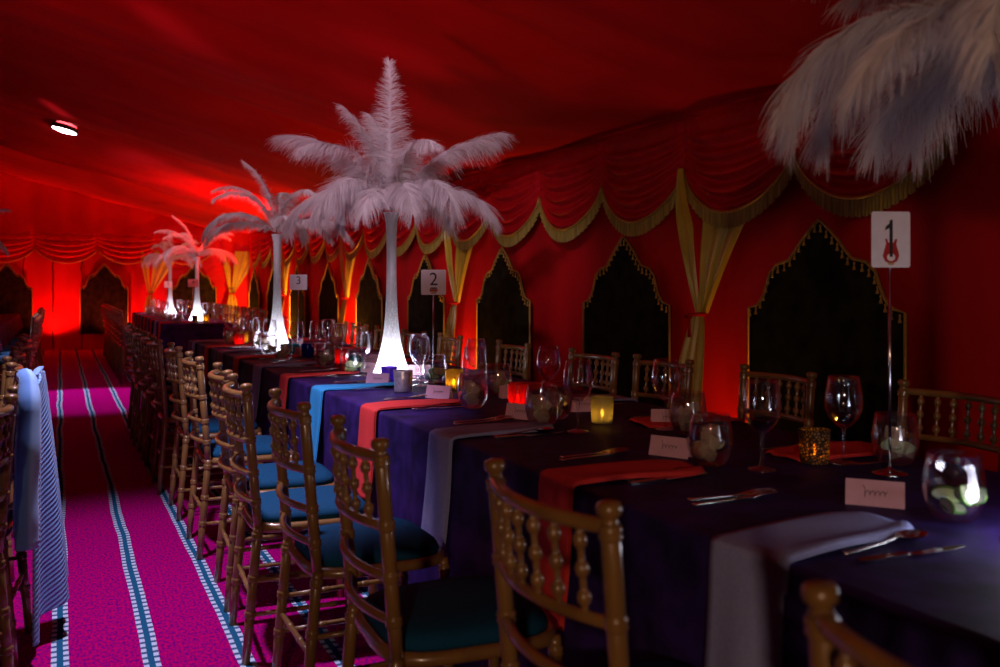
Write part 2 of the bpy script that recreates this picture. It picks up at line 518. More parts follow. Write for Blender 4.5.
hl = ['black arched velvet hanging on right wall behind the number one sign',
      'black arched velvet hanging between gold drape and third swag, right wall',
      'black pointed arch hanging behind the feather tip and chairs, centre right',
      'black arched hanging behind the number two sign on right wall',
      'black arched hanging just right of second feather vase, beyond number two sign',
      'narrow looking black arched hanging just left of the tallest feather vase',
      'black arched hanging behind the number three sign on right wall',
      'black arched hanging right of the third feather vase stem',
      'black arched hanging closest to far right corner of the tent']
for y, l in zip(hy[1:], hl):
    hanging((WX - .045, y, 0), -PI / 2, l)
for x, l in ((-.9, 'black arched hanging at left edge of the far end wall'), (.78, 'black arched hanging on end wall left of far chairs and feathers'), (2.46, 'black arched hanging on end wall behind the number four sign')):
    hanging((x, BY - .07, .08), 0, l, .82)

# ---- gold tied-back drapes
def drape_meshes():
    tie = 1.08
    def panel(xa, xb, tx0, tx1, npl, zt, y0, narrow=0):
        def fn(u, v):
            z = zt + (tie - zt) * v
            e = v
            x = (xa + (xb - xa) * u) * (1 - e) + (tx0 + (tx1 - tx0) * u) * e
            amp = .016 * (1 - .3 * v)
            if narrow and v < .4: q_ = (v / .4) ** 1.2; x = -.16 + (x + .15) * (.06 + .94 * q_) + .01 * q_
            y = y0 * (1 - v) - .05 * v - .03 * math.sin(PI * v) - amp * math.sin(2 * PI * npl * u + .6)
            x += .01 * math.sin(2 * PI * npl * u * 1.3 + 2) * (1 - v)
            return (x, y, z)
        return MB().grid(fn, 48, 26, flip=True)
    a = panel(-.25, -.05, -.045, -.01, 1.5, 1.97, -.085, 1)
    b = panel(.06, .62, -.01, .05, 2.6, 1.95, -.03)
    def tail(u, v):
        z = tie - .02 + (.03 - tie) * v
        w = .05 + .17 * (v ** .7)
        x = (u - .5) * 2 * w
        y = -.075 - .13 * min(1, v * 1.6) - .028 * math.sin(2 * PI * 3 * u) * (.4 + v * .6)
        return (x, y, z)
    t = MB().grid(tail, 70, 20, flip=True)
    k = MB().tube([(.065 * math.cos(2 * PI * i / 16), -.10 + .05 * math.sin(2 * PI * i / 16), tie - .01 + .008 * math.cos(2 * PI * i / 16)) for i in range(17)], .011, 6)
    k.tube([(.02, -.155, tie), (.03, -.165, tie - .06), (.025, -.16, tie - .14)], [.008, .008, .012], 6)
    return a.mesh('upper_panel', M['gold_satin']), b.mesh('upper_panel', M['gold_satin']), t.mesh('tail', M['gold_satin']), k.mesh('tieback', M['red_swag'])
dm = drape_meshes()
def drape(loc, rz, label):
    e = empty('gold_drape', loc, rz, label, 'drape', 'gold drapes tied back on the walls')
    for nm, me in zip(('upper_panel', 'upper_panel', 'tail', 'tieback'), dm):
        o = bpy.data.objects.new(nm, me); COL.objects.link(o); o.parent = e
for y, l in ((4.36, 'gold satin drape tied back on the right wall nearest the camera'),
             (8.1, 'gold satin drape tied back on right wall beside number two sign'),
             (11.85, 'bright gold drape lit from below left of tallest feather vase'),
             (15.58, 'gold drape just right of the third feather vase stem')):
    drape((WX - .01, y, 0), -PI / 2, l)
for x, l in ((1.62, 'gold tied drape on far end wall behind the farthest feather vase'),
             (3.2, 'gold tied drape at the far right corner of end wall')):
    drape((x, BY - .03, 0), 0, l)

# ceiling downlight over the aisle
dlx, dly = .05, 12.05
dlz = roof_z(dlx, dly) - .03
e = empty('ceiling_downlight', (dlx, dly, dlz), 0, 'small round white downlight glowing in the red tent ceiling', 'light')
e.rotation_euler = (0, R(15), 0)
MB().lathe([(.128, .05), (.15, .03), (.155, 0), (.14, -.012), (.133, 0)], 32, cap=False).build('rim', M['black_plastic'], e)
MB().lathe([(.0, -.030), (.09, -.026), (.139, -.012)], 32, cap=False).build('lens', M['lamp_lens'], e)

# ---------------------------------------------------------------- tables and cloths
def cloth(name, xe, y0, y1, W, slope, m, label, cat='tablecloth', hem=0):
    """long cloth: left edge x = xe + slope*y; hangs to the floor with soft folds"""
    mb = MB()
    D = .75
    prof = []                                       # (offset outwards, z): top centre -> hem
    for k in range(5): a = PI / 2 * k / 4; prof.append((-.014 + .014 * math.sin(a), D - .014 + .014 * math.cos(a)))
    for k in range(1, 13): prof.append((.004 + .02 * (k / 12), (D - .014) * (1 - k / 12) + .006 * (k / 12)))
    per = []
    NY = int((y1 - y0) / .05); NX = int(W / .05)
    for i in range(NY): per.append((0, i / NY, (-1, 0)))
    for i in range(NX): per.append((i / NX, 1, (0, 1)))
    for i in range(NY): per.append((1, 1 - i / NY, (1, 0)))
    for i in range(NX): per.append((1 - i / NX, 0, (0, -1)))
    P = len(per)
    vs = []; fs = []
    for j, (off, z) in enumerate(prof):
        for i, (a, b, nrm) in enumerate(per):
            y = y0 + (y1 - y0) * b
            x = xe + slope * y + W * a
            fold = .022 * (1 - z / D) * math.sin(i * .9 + 1.3 * math.sin(i * .23)) + .012 * (1 - z / D) * math.sin(i * .37)
            nn = Vector(nrm)
            if (a in (0, 1)) and (b in (0, 1)): nn = Vector((1 if a else -1, 1 if b else -1))
            q = Vector((x, y)) + nn * (off + (fold if j > 4 else 0))
            zz = z if not (hem and a == 1) else D - (D - z) * (D - hem) / D
            vs.append((q.x, q.y, max(zz, .004)))
    for j in range(len(prof) - 1):
        for i in range(P):
            i2 = (i + 1) % P
            fs.append((j * P + i, (j + 1) * P + i, (j + 1) * P + i2, j * P + i2))
    mb.add(vs, fs)
    def topf(u, v):
        y = y0 + (y1 - y0) * v
        ins = .014
        yy = min(max(y, y0 + ins), y1 - ins)
        x = xe + slope * y + ins + (W - 2 * ins) * u
        ed = min(1, u * 8, (1 - u) * 8, v * 60, (1 - v) * 60)
        z = D + .0018 * ed * mnoise.noise(Vector((x * 9, y * 6, 1))) 
        return (x, yy, z)
    mb.grid(topf, 24, max(20, int((y1 - y0) / .06)))
    o = mb.build(name, m)
    return tag(o, label, cat)

SLP = -.0157
def XE(y): return 1.185 + SLP * y
TW = 1.10
cloth('tablecloth', 1.185, .1, 8.6, TW, SLP, M['navy_cloth'], 'dark navy velvet cloth over the long table in front', hem=.52)
cloth('tablecloth', 1.19, 12.25, 17.8, .86, 0, M['navy_cloth'], 'dark cloth over the far table, beyond the gap in the tables', hem=.52)
cloth('tablecloth', -1.45, 2.3, 7.6, 1.0, 0, M['navy_cloth'], 'dark cloth on the left table, behind the jacket chair', hem=.52)
cloth('tablecloth', -1.62, 10.0, 17.6, 1.0, 0, M['plum_cloth'], 'plum cloth on the far left table near end wall', hem=.52)
def table(x0, x1, y0, y1, label):
    e = empty('trestle_table', ((x0 + x1) / 2, (y0 + y1) / 2, 0), 0, label, 'table')
    hx = (x1 - x0) / 2; hy_ = (y1 - y0) / 2
    MB().box(-hx, hx, -hy_, hy_, .705, .735).build('tabletop', M['table_wood'], e)
    for sx in (-1, 1):
        for sy in (-1, 1):
            MB().tube([(sx * (hx - .1), sy * (hy_ - .15), 0), (sx * (hx - .1), sy * (hy_ - .15), .705)], .018, 8).build('leg', M['black_plastic'], e)
table(1.24, 2.15, .15, 8.5, 'long trestle table hidden under the navy cloth in front')
table(1.24, 2.0, 12.3, 17.7, 'trestle table hidden under the cloth of the far table')

# ---------------------------------------------------------------- chairs
def turned(mb, p0, p1, r, rings, seg=12, finial=False):
    p0 = Vector(p0); p1 = Vector(p1); Ln = (p1 - p0).length
    prof = [(r * .82, 0)]
    for t in rings:
        h = t * Ln
        prof += [(r * .97, h - .013), (r * .92, h - .011), (r * 1.14, h - .009), (r * 1.19, h - .006), (r * 1.06, h - .001), (r * 1.19, h + .005), (r * 1.14, h + .009), (r * .92, h + .011), (r * .97, h + .013)]
    if finial:
        prof += [(r, Ln - .036), (r * .80, Ln - .030), (r * .80, Ln - .024), (r * 1.18, Ln - .019), (r * 1.24, Ln - .010), (r * 1.10, Ln - .003), (r * .6, Ln)]
    else:
        prof += [(r * .85, Ln)]
    mb.lathe(prof, seg, p0, p1 - p0)
    return mb

def make_chair(m):
    """faces +y; origin on the floor under the seat centre"""
    e = empty('chiavari_chair', label='gold bamboo style chair', cat='chair')
    hw = .185
    yb0, ybs, ybt = -.235, -.195, -.235          # rear post: foot, seat, top
    def post_y(z): return yb0 + (ybs - yb0) * min(1, z / .45) if z < .45 else ybs + (ybt - ybs) * (z - .45) / .47
    for s in (-1, 1):
        mb = MB()
        zs = [0, .02, .16, .30, .44, .46]
        turned(mb, (s * hw, yb0, 0), (s * (hw - .004), ybs, .45), .0165, (.36, .62, .93))
        turned(mb, (s * (hw - .004), ybs, .445), (s * hw, ybt, .925), .0165, (.18, .38, .61, .90), finial=True)
        mb.build('back_post', m, e)
        mb = turned(MB(), (s * .195, .20, 0), (s * .180, .185, .44), .016, (.35, .62, .92))
        mb.build('front_leg', m, e)
    def bow(z, b, r, rings=()):
        y = post_y(z)
        pts = []; rr = []
        n = 25
        for k in range(n):
            u = -1 + 2 * k / (n - 1)
            pts.append((u * hw, y - b * (1 - u * u), z))
            rr.append(r * (1.18 if k in rings else 1))
        return MB().tube(pts, rr, 10)
    bow(.885, .045, .0125, ).build('back_rail', m, e)
    for z, b, r in ((.735, .045, .0105), (.625, .042, .0105), (.53, .038, .0105)):
        bow(z, b, r).build('back_rail', m, e)
    for k in range(6):
        u = -1 + 2 * (k + 1) / 7
        bx = .045 * (1 - u * u)
        p0 = (u * hw, post_y(.735) - bx, .735); p1 = (u * hw, post_y(.885) - bx, .885)
        prof = [(.0055, 0)]
        for t in (.2, .5, .8):
            h = t * .151
            prof += [(.0058, h - .016), (.0062, h - .012), (.0105, h - .008), (.0122, h), (.0105, h + .008), (.0062, h + .012), (.0058, h + .016)]
        prof.append((.0055, .151))
        MB().lathe(prof, 8, p0, Vector(p1) - Vector(p0)).build('spindle', m, e)
    # seat frame: rounded ring
    def sq(u, hx, hyf, hyb):
        a = 2 * PI * u
        cx, cy = math.cos(a), math.sin(a)
        p = 4.5
        s_ = (abs(cx) ** p + abs(cy) ** p) ** (-1 / p)
        return cx * s_ * hx * (1 + .06 * cy * s_), cy * s_ * (hyf if cy > 0 else hyb)
    pts = [(*sq(k / 40, .195, .20, .20), .437) for k in range(41)]
    MB().tube(pts, .017, 8, cap=False).build('seat_frame', m, e)
    def pad(u, v):
        x, y = sq(u, .195 * (1 if v < .5 else 1), .20, .20)
        r_ = [(.0, .0), (.93, .0), (.985, .018), (.95, .036), (.82, .047), (.5, .052), (.0, .054)]
        t = v * 6; i = min(5, int(t)); f = t - i
        rr = r_[i][0] + (r_[i + 1][0] - r_[i][0]) * f; zz = r_[i][1] + (r_[i + 1][1] - r_[i][1]) * f
        return (x * rr, y * rr, .442 + zz)
    MB().grid(pad, 40, 6).build('seat_pad', M['pad_fabric'], e)
    for z, rings in ((.16, 0), (.27, 0)):
        for s in (-1, 1):
            turned(MB(), (s * .188, yb0 + .02 * z / .16, z), (s * .19, .195, z), .009, (.33, .66), 8).build('stretcher', m, e)
    turned(MB(), (-.19, .195, .22), (.19, .195, .22), .009, (.33, .66), 8).build('stretcher', m, e)
    turned(MB(), (-.185, -.215, .22), (.185, -.215, .22), .009, (.33, .66), 8).build('stretcher', m, e)
    return e
CH = Proto(make_chair(M['chair_wood']))
def place_chair(xb, y, rz, label, group):
    """xb = x of the back posts' top; rz = facing (0 faces +y)"""
    d = Vector((math.sin(-rz), math.cos(rz))) if False else Vector((-math.sin(rz), math.cos(rz)))
    CH.place((xb + d.x * .235, y + d.y * .235, 0), rz, label, group)
LG = 'chairs along the aisle side of the long table'
lc = [(.745, .545, 0), (.735, 1.33, 2), (.615, 2.01, -2), (.605, 2.66, 0), (.56, 3.22, -3), (.585, 3.74, -3), (.57, 4.47, 0), (.565, 5.22, 0), (.53, 5.9, 0), (.54, 6.5, 1), (.53, 7.08, 0), (.52, 7.7, -1), (.54, 8.3, 0)]
for i, (x, y, a) in enumerate(lc):
    lab = 'gold bamboo style chair cut off by the bottom right corner' if i == 0 else ('gold bamboo style chair, largest in full view at bottom centre' if i == 1 else 'gold bamboo style chair on aisle side of long table, %s from the camera' % ORD[i])
    place_chair(x, y, -PI / 2 + R(a), lab, LG)
RG = 'chairs along the wall side of the long table'
rc = [(2.62, 1.99, 2), (2.53, 2.70, 0), (2.46, 3.35, 3), (2.41, 3.86, 4), (2.36, 4.65, 0), (2.33, 5.52, -2), (2.31, 6.15, 3), (2.30, 6.78, 0), (2.29, 7.4, 0), (2.30, 8.05, 2)]
for i, (x, y, a) in enumerate(rc):
    place_chair(x, y, PI / 2 + R(a), 'gold bamboo style chair on wall side of long table, %s from the camera' % ORD[i], RG)
for i in range(9):
    y = 12.5 + .6 * i
    place_chair(.70, y, -PI / 2 + R(rnd.uniform(-4, 4)), 'gold chair on aisle side of the far table, %s from its near end' % ORD[i], 'chairs along the aisle side of the far table')
    place_chair(2.52, y + .05, PI / 2 + R(rnd.uniform(-4, 4)), 'gold chair on wall side of the far table, %s from its near end' % ORD[i], 'chairs along the wall side of the far table')
lf = [(-.217, 2.887, -28), (-.115, 3.47, -5), (-.20, 4.5, 5), (-.21, 5.25, 3), (-.20, 5.95, -2), (-.215, 6.6, 0)]
lfl = ['gold bamboo style chair cut by the left edge, nearest camera', 'gold bamboo style chair at left under the pale blue jacket', 'gold chair at left edge just behind the jacket chair', 'gold chair at left edge, second behind the jacket chair', 'gold chair at left edge, third behind the jacket chair', 'gold chair at left edge, fourth behind the jacket chair']
for (x, y, a), l in zip(lf, lfl):
    place_chair(x, y, PI / 2 - R(a) * -1 if False else PI / 2 + R(a), l, 'chairs at the left table facing away from the aisle')
for i in range(8):
    place_chair(-.24, 10.35 + .62 * i, PI / 2 + R(rnd.uniform(-3, 3)), 'gold chair by the far left table, %s from its near end' % ORD[i], 'chairs by the far left table')

# ---------------------------------------------------------------- jacket on the left chair
def jacket():
    mb = MB()
    rib = []
    A1 = Vector((-.085, 3.31, .955)); B1 = Vector((-.072, 3.63, .955))
    A0 = Vector((-.125, 3.27, .09)); B0 = Vector((.025, 3.74, .19))
    nu, nv = 30, 220
    def fn(u, v):
        t = v
        a = A1.lerp(A0, t); b = B1.lerp(B0, t ** .9)
        p = a.lerp(b, u)
        nrm = Vector((.92, -.38, 0))
        d = .022 * math.sin(2 * PI * (1.6 * u + .15 * t)) * (.25 + t) + .012 * math.sin(2 * PI * 3.3 * u + 1) * t
        p = p + nrm * (d + .02 + .03 * math.sin(PI * min(1, t * 3)) * 0)
        if t < .06: p.z -= .03 * (1 - t / .06) ** 2 * (abs(u - .5) * 2) ** 2
        p.z += .05 * math.sin(PI * u) * t * -1 * .6
        rib.append(300 * (t + .25 * u))
        return p
    mb.grid(fn, nu, nv)
    e = empty('jacket', (0, 0, 0), 0, 'pale blue ribbed jacket hung over a chair at left edge', 'jacket')
    o = mb.build('jacket_body', M['jacket'], e, solid=.008)
    at = o.data.attributes.new('rib', 'FLOAT', 'POINT'); at.data.foreach_set('value', rib)
    # back half falling inside the chair
    mb = MB(); rib2 = []
    def fb(u, v):
        p = A1.lerp(B1, u)
        n2 = Vector((-.95, .3, 0))
        q = p + n2 * (.045 * math.sin(PI / 2 * min(1, v * 3))) + Vector((0, 0, -.42 * max(0, v - .08)))
        q += Vector((.95, -.3, 0)) * .02 * (1 - min(1, v * 3))
        rib2.append(230 * (v * .5 + .22 * u))
        return q
    mb.grid(fb, 20, 20)
    o = mb.build('jacket_lining_side', M['jacket'], e, solid=.008)
    at = o.data.attributes.new('rib', 'FLOAT', 'POINT'); at.data.foreach_set('value', rib2)
    # sleeve
    mb = MB(); pts = [(-.105, 3.33, .955), (-.092, 3.28, .94), (-.088, 3.24, .87), (-.092, 3.22, .72), (-.097, 3.21, .55), (-.094, 3.20, .42)]
    fine = []
    for i in range(len(pts) - 1):
        for k in range(6):
            fine.append(Vector(pts[i]).lerp(Vector(pts[i + 1]), k / 6))
    fine.append(Vector(pts[-1]))
    mb.tube(fine, [.024 + .012 * min(1, i / 14) + .0015 * math.sin(i * .8) for i in range(len(fine))], 14)
    o = mb.build('sleeve', M['jacket'], e)
    rv = [2 * 2 * PI * (i % 14) / 14 for i in range(len(fine) * 14)]  # lengthwise tone bands put soft fold shading into the sleeve colour
    at = o.data.attributes.new('rib', 'FLOAT', 'POINT'); at.data.foreach_set('value', rv)
jacket()

# ---------------------------------------------------------------- feather centrepieces
def plume(seed, Ln, e0, e1, nb, blen, wid, curl=0.0, taper=.45, t0=.78):
    r_ = random.Random(seed)
    mb = MB()
    n = 40
    pts = [Vector((0, 0, 0))]; tan = []
    for i in range(n):
        t = i / (n - 1)
        el = R(e0 + (e1 - e0) * t ** 1.35)
        az = R(curl * t * t)
        d = Vector((math.cos(el) * math.cos(az), math.cos(el) * math.sin(az), math.sin(el)))
        tan.append(d)
        if i < n - 1: pts.append(pts[-1] + d * Ln / (n - 1))
    mb.tube(pts, [.0028 * (1 - .85 * i / (n - 1)) for i in range(n)], 5)
    g = Vector((0, 0, -1))
    tuft = [(r_.gauss(0, 1), r_.gauss(0, 1), r_.uniform(.7, 1.2)) for _ in range(nb // 9 + 2)]
    for b in range(nb):
        tf = tuft[b // 18 * 2 + b % 2 if b // 18 * 2 + 1 < len(tuft) else 0]
        t = .06 + .94 * (b + r_.random()) / nb
        f = t * (n - 1); i = min(n - 2, int(f)); fr = f - i
        p = pts[i].lerp(pts[i + 1], fr); T = tan[i].lerp(tan[i + 1], fr).normalized()
        az_ = R(curl * t * t)
        sd = Vector((-math.sin(az_), math.cos(az_), 0)) * (1 if b % 2 else -1)
        up = T.cross(sd).normalized()
        shape = min(1, (t + .05) / .32) ** .8 * (1 - max(0, t - t0) / (1 - t0) * taper)
        ln = blen * shape * r_.uniform(.7, 1.12) * tf[2]
        ang = R(r_.uniform(46, 60) + 7 * tf[0] - 25 * max(0, t - .6) / .4)
        lift = r_.uniform(-.2, .2) + .28 * tf[1]
        d = (T * math.cos(ang) + sd * math.sin(ang) + up * lift * .6).normalized()
        droop = r_.uniform(.12, .34)
        segs = 5
        q = p.copy(); vs = []; fs = []
        w0 = wid * r_.uniform(.6, 1.2)
        wdir = d.cross(Vector((r_.uniform(-1, 1), r_.uniform(-1, 1), r_.uniform(-1, 1)))).normalized()
        for s_ in range(segs + 1):
            w = w0 * (1 - .75 * (s_ / segs) ** 2) * .5
            vs += [q - wdir * w, q + wdir * w]
            if s_ < segs:
                d = (d + g * droop + T * .05 + Vector((r_.uniform(-1, 1), r_.uniform(-1, 1), r_.uniform(-1, 1))) * .10).normalized()
                q = q + d * ln / segs
                fs.append((2 * s_, 2 * s_ + 1, 2 * s_ + 3, 2 * s_ + 2))
        mb.add(vs, fs)
    return mb.mesh('plume', M['feather'])
PL = {
    'up': [plume(1, .78, 84, 90, 1700, .15, .0024, 0, .72, .35), plume(2, .62, 84, 40, 1500, .15, .0024, 12, .6, .6)],
    'mid': [plume(3, .75, 62, -6, 1500, .165, .0024, 10), plume(4, .74, 56, 4, 1500, .165, .0024, -12), plume(5, .66, 72, -30, 1500, .155, .0024)],
    'low': [plume(6, .64, 36, -68, 1500, .165, .0024, 8), plume(7, .60, 30, -60, 1500, .155, .0024, -10), plume(8, .66, 44, -80, 1500, .165, .0024)],
}
PL['tup'] = [plume(11, .70, 96, 50, 1100, .07, .0028), plume(12, .66, 84, 30, 1100, .07, .0028, 15)]
PL['tmid'] = [plume(13, .72, 72, -25, 1100, .085, .0028, 14), plume(14, .70, 62, -10, 1100, .085, .0028, -12), plume(15, .64, 78, -45, 1100, .085, .0028)]
PL['tlow'] = [plume(16, .64, 36, -68, 1300, .12, .0028, 8), plume(17, .60, 30, -60, 1300, .12, .0028, -10), plume(18, .66, 46, -80, 1300, .12, .0028)]
VPROF = [(.098, 0), (.105, .004), (.104, .012), (.098, .025), (.089, .045), (.076, .085), (.062, .14), (.050, .195), (.041, .255), (.034, .33), (.029, .42), (.0265, .53), (.026, .66), (.027, .76), (.031, .83), (.040, .875), (.043, .885), (.040, .885), (.028, .84), (.023, .76)]
def vase_piece(loc, label, az_list):
    e = empty('feather_centrepiece', loc, 0, label, 'centrepiece', 'feather palm centrepieces')
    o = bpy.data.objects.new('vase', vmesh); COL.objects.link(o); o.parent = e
    o = bpy.data.objects.new('mirror_base', mbmesh); COL.objects.link(o); o.parent = e; o.location = (0, 0, -.004)
    for kind, var, az in az_list:
        o = bpy.data.objects.new('plume', PL[kind][var]); COL.objects.link(o); o.parent = e
        a = R(az)
        o.location = (.015 * math.cos(a), .015 * math.sin(a), .90)
        o.rotation_euler = (0, 0, a)
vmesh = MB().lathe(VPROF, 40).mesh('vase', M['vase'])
mbmesh = MB().lathe([(.0, .004), (.135, .004), (.14, .001), (.14, -.001), (.0, -.001)], 40).mesh('mirror_base', M['mirror'])
TZ = .7515
# azimuth: 0 = +x (right, away), -90 = towards camera; image right is about -26 deg
IR = -26
std = [('low', 1, IR - 95), ('low', 0, IR - 75), ('low', 2, IR - 120), ('up', 0, IR - 92), ('up', 1, IR + 172), ('up', 1, IR + 120), ('mid', 0, IR + 176), ('mid', 1, IR + 2), ('mid', 2, IR + 215), ('mid', 0, IR + 95), ('mid', 2, IR - 60),
       ('mid', 1, IR + 160), ('mid', 0, IR + 20), ('low', 0, IR - 5), ('low', 1, IR + 190), ('low', 2, IR - 48), ('low', 0, IR + 235), ('low', 1, IR + 60), ('low', 2, IR + 130)]
vase_piece((1.60, 4.60, TZ + .003), 'tallest looking feather palm on a glowing white vase, centre of the table', std)
tw0 = [('up', 1, IR + 150), ('mid', 0, IR + 160), ('mid', 1, IR + 20), ('mid', 2, IR + 188), ('mid', 1, IR + 100), ('mid', 2, IR - 40), ('low', 0, IR + 5), ('low', 1, IR + 180), ('low', 2, IR + 205), ('low', 0, IR - 70), ('low', 1, IR - 30), ('low', 2, IR + 80)]
tw = [('t' + k, v, a) for k, v, a in tw0]
vase_piece((1.50, 6.97, TZ + .003), 'feather palm on glowing vase left of and behind the tallest one', tw)
vase_piece((1.745, 1.05, TZ + .003), 'big dim feather palm at top right whose vase is out of frame',
           [('up', 0, 10), ('up', 1, 150), ('mid', 0, IR + 176), ('mid', 1, IR + 140), ('mid', 2, IR + 200), ('mid', 0, IR + 80), ('mid', 1, IR - 60), ('mid', 2, IR + 20),
            ('mid', 2, IR + 160), ('mid', 1, IR + 182), ('mid', 2, IR + 120), ('mid', 0, IR + 215), ('up', 1, IR + 185), ('mid', 2, IR + 178), ('mid', 1, IR + 110), ('mid', 2, IR + 240),
            ('low', 2, IR + 172), ('low', 1, IR + 205), ('low', 2, IR + 130), ('low', 0, IR + 95), ('low', 1, IR + 60), ('low', 2, IR + 150), ('low', 0, IR), ('low', 1, IR - 90), ('low', 2, IR + 225), ('low', 1, IR + 112), ('low', 0, IR + 250)])
vase_piece((1.74, 13.3, TZ + .003), 'small distant feather palm on glowing vase beside the number four sign', [(k, v, a + 35) for k, v, a in tw])
vase_piece((1.70, 16.4, TZ + .003), 'farthest and smallest feather palm, on glowing vase near end wall', [(k, v, a - 40) for k, v, a in tw])
vase_piece((-1.03, 10.25, TZ + .003), 'feather palm mostly cut off by the left edge, only a tip showing', [(k, v, a + 10) for k, v, a in tw])

# ---------------------------------------------------------------- table number signs
def text_mesh(ch, size, m):
    cu = bpy.data.curves.new('numeral', 'FONT'); cu.body = ch; cu.size = size; cu.extrude = .0006; cu.align_x = 'CENTER'; cu.align_y = 'CENTER'
    ob = bpy.data.objects.new('numeral_tmp', cu); COL.objects.link(ob)
    bpy.context.view_layer.update()
    dg = bpy.context.evaluated_depsgraph_get()
    me = bpy.data.meshes.new_from_object(ob.evaluated_get(dg))
    bpy.data.objects.remove(ob)
    me.materials.clear(); me.materials.append(m)
    return me
def circle(cx, cy, r, n=20, sx=1, sy=1): return [(cx + r * sx * math.cos(2 * PI * k / n), cy + r * sy * math.sin(2 * PI * k / n)) for k in range(n)]
def sign(num, loc, rz, cw, chh, top, label):
    e = empty('table_number_sign', loc, rz, label, 'sign', 'table number signs')
    h = top - loc[2]
    MB().lathe([(.0, 0), (.045, 0), (.045, .004), (.02, .010), (.006, .016), (.0045, .02)], 24).build('base', M['steel'], e)
    MB().tube([(0, 0, .015), (0, 0, h - chh + .02)], .0042, 8).build('pole', M['steel'], e)
    w = cw / 2; r = .006
    poly = []
    for cx, cy, a0 in ((w - r, chh / 2 - r, 0), (-w + r, chh / 2 - r, 90), (-w + r, -chh / 2 + r, 180), (w - r, -chh / 2 + r, 270)):
        for k in range(5): a = R(a0 + 22.5 * k); poly.append((cx + r * math.cos(a), cy + r * math.sin(a)))
    card = MB().prism(poly, 0, .003, RX).build('card', M['sign_paper'], e, (0, -.003, h - chh / 2))
    def art(poly_, m, z=.0012, nm='print'):
        MB().prism(poly_, .003, .003 + z, RX).build(nm, m, card)
    if num == '1':
        # a numeral drawn as a little guitar
        sc = chh / .145
        g = lambda L_: [(x * sc, y * sc) for x, y in L_]
        art(g([(-.004, -.045), (.004, -.045), (.004, .050), (.0005, .052), (-.004, .048)]), M['ink'], .0020, 'numeral')
        art(g([(-.004, .030), (-.016, .024), (-.014, .034), (-.004, .042)]), M['ink'], .0016, 'numeral_flag')
        body = [(-.013, -.010), (-.016, .002), (-.011, .002), (-.007, -.008), (.007, -.008), (.012, .002), (.017, .000), (.014, -.012), (.019, -.030), (.022, -.042), (.016, -.056), (.004, -.062), (-.004, -.062), (-.016, -.056), (-.022, -.042), (-.018, -.028)]
        art(g(body), M['guitar_red'], .0008, 'guitar_body')
        art(g(circle(0, -.046, .011, sy=.9)), M['guitar_white'], .0014, 'pickguard')
        art(g([(-.009, -.060), (.009, -.060), (.006, -.066), (-.006, -.066)]), M['guitar_gold'], .0012, 'guitar_base')
    else:
        me = text_mesh(num, chh * .72, M['ink'])
        o = bpy.data.objects.new('numeral', me); COL.objects.link(o); o.parent = card
        o.rotation_euler = (PI / 2, 0, 0); o.location = (0, -.0038, chh * .10)
        yb = -chh * .30
        if num == '2':
            art([(-.018, yb - .010), (.018, yb - .010), (.022, yb + .004), (-.022, yb + .004)], M['guitar_red'], .0010, 'red_motif')
            art([(-.015, yb - .020), (.015, yb - .020), (.013, yb - .011), (-.013, yb - .011)], M['guitar_gold'], .0010, 'gold_motif')
            art([(-.018, yb + .005), (.018, yb + .005), (.014, yb + .012), (-.014, yb + .012)], M['ink'], .0010, 'black_motif')
    return e
sign('1', (1.965, 1.68, TZ), R(-22), .105, .147, 1.443, 'white number one card with a guitar drawing on metal stand')
sign('2', (1.71, 4.27, TZ), R(-16), .127, .128, 1.328, 'white number two card with red motif on a stand')
sign('3', (1.60, 6.70, TZ), R(-14), .127, .115, 1.328, 'white number three card on a stand behind second vase')
sign('4', (1.66, 13.1, TZ), R(-5), .135, .105, 1.33, 'tiny distant white number four card on a stand')
sign('5', (1.62, 15.9, TZ), R(-5), .125, .105, 1.31, 'faintest number card beside the farthest feather palm')

# ---------------------------------------------------------------- table-top protos
def wine_proto(fill):
    e = empty('wine_glass', cat='wine glass', label='wine glass')
    prof = [(.001, .004), (.012, .005), (.036, .0015), (.038, .0005), (.037, .004), (.012, .009), (.0055, .016), (.0042, .05), (.0042, .085), (.007, .098), (.022, .108), (.038, .125), (.048, .148), (.051, .168), (.049, .195), (.045, .220), (.041, .243), (.0395, .2435), (.043, .22), (.0475, .195), (.049, .168), (.046, .148), (.036, .127), (.02, .111), (.004, .104)]
    MB().lathe(prof, 32, cap=False).build('glass', M['glass'], e)
    if fill:
        MB().lathe([(.003, .105), (.019, .1115), (.035, .1275), (.0405, .137), (.0, .137)], 28, cap=False).build('wine', M['wine'], e)
    return e
WG = Proto(wine_proto(False)); WR = Proto(wine_proto(True))
def flute_proto():
    e = empty('champagne_flute', cat='champagne flute', label='flute')
    MB().lathe([(.001, .003), (.03, .001), (.031, .003), (.006, .01), (.004, .02), (.004, .09), (.012, .105), (.024, .14), (.028, .175), (.026, .22), (.0225, .25), (.0215, .25), (.025, .22), (.0265, .175), (.022, .14), (.008, .106)], 24, cap=False).build('glass', M['glass'], e)
    return e
TPROF = [(.001, .003), (.026, .001), (.034, .002), (.046, .014), (.056, .036), (.0615, .062), (.062, .082), (.058, .11), (.053, .142), (.0515, .1425), (.0565, .11), (.0602, .082), (.0595, .062), (.054, .037), (.043, .016), (.03, .008), (.001, .008)]
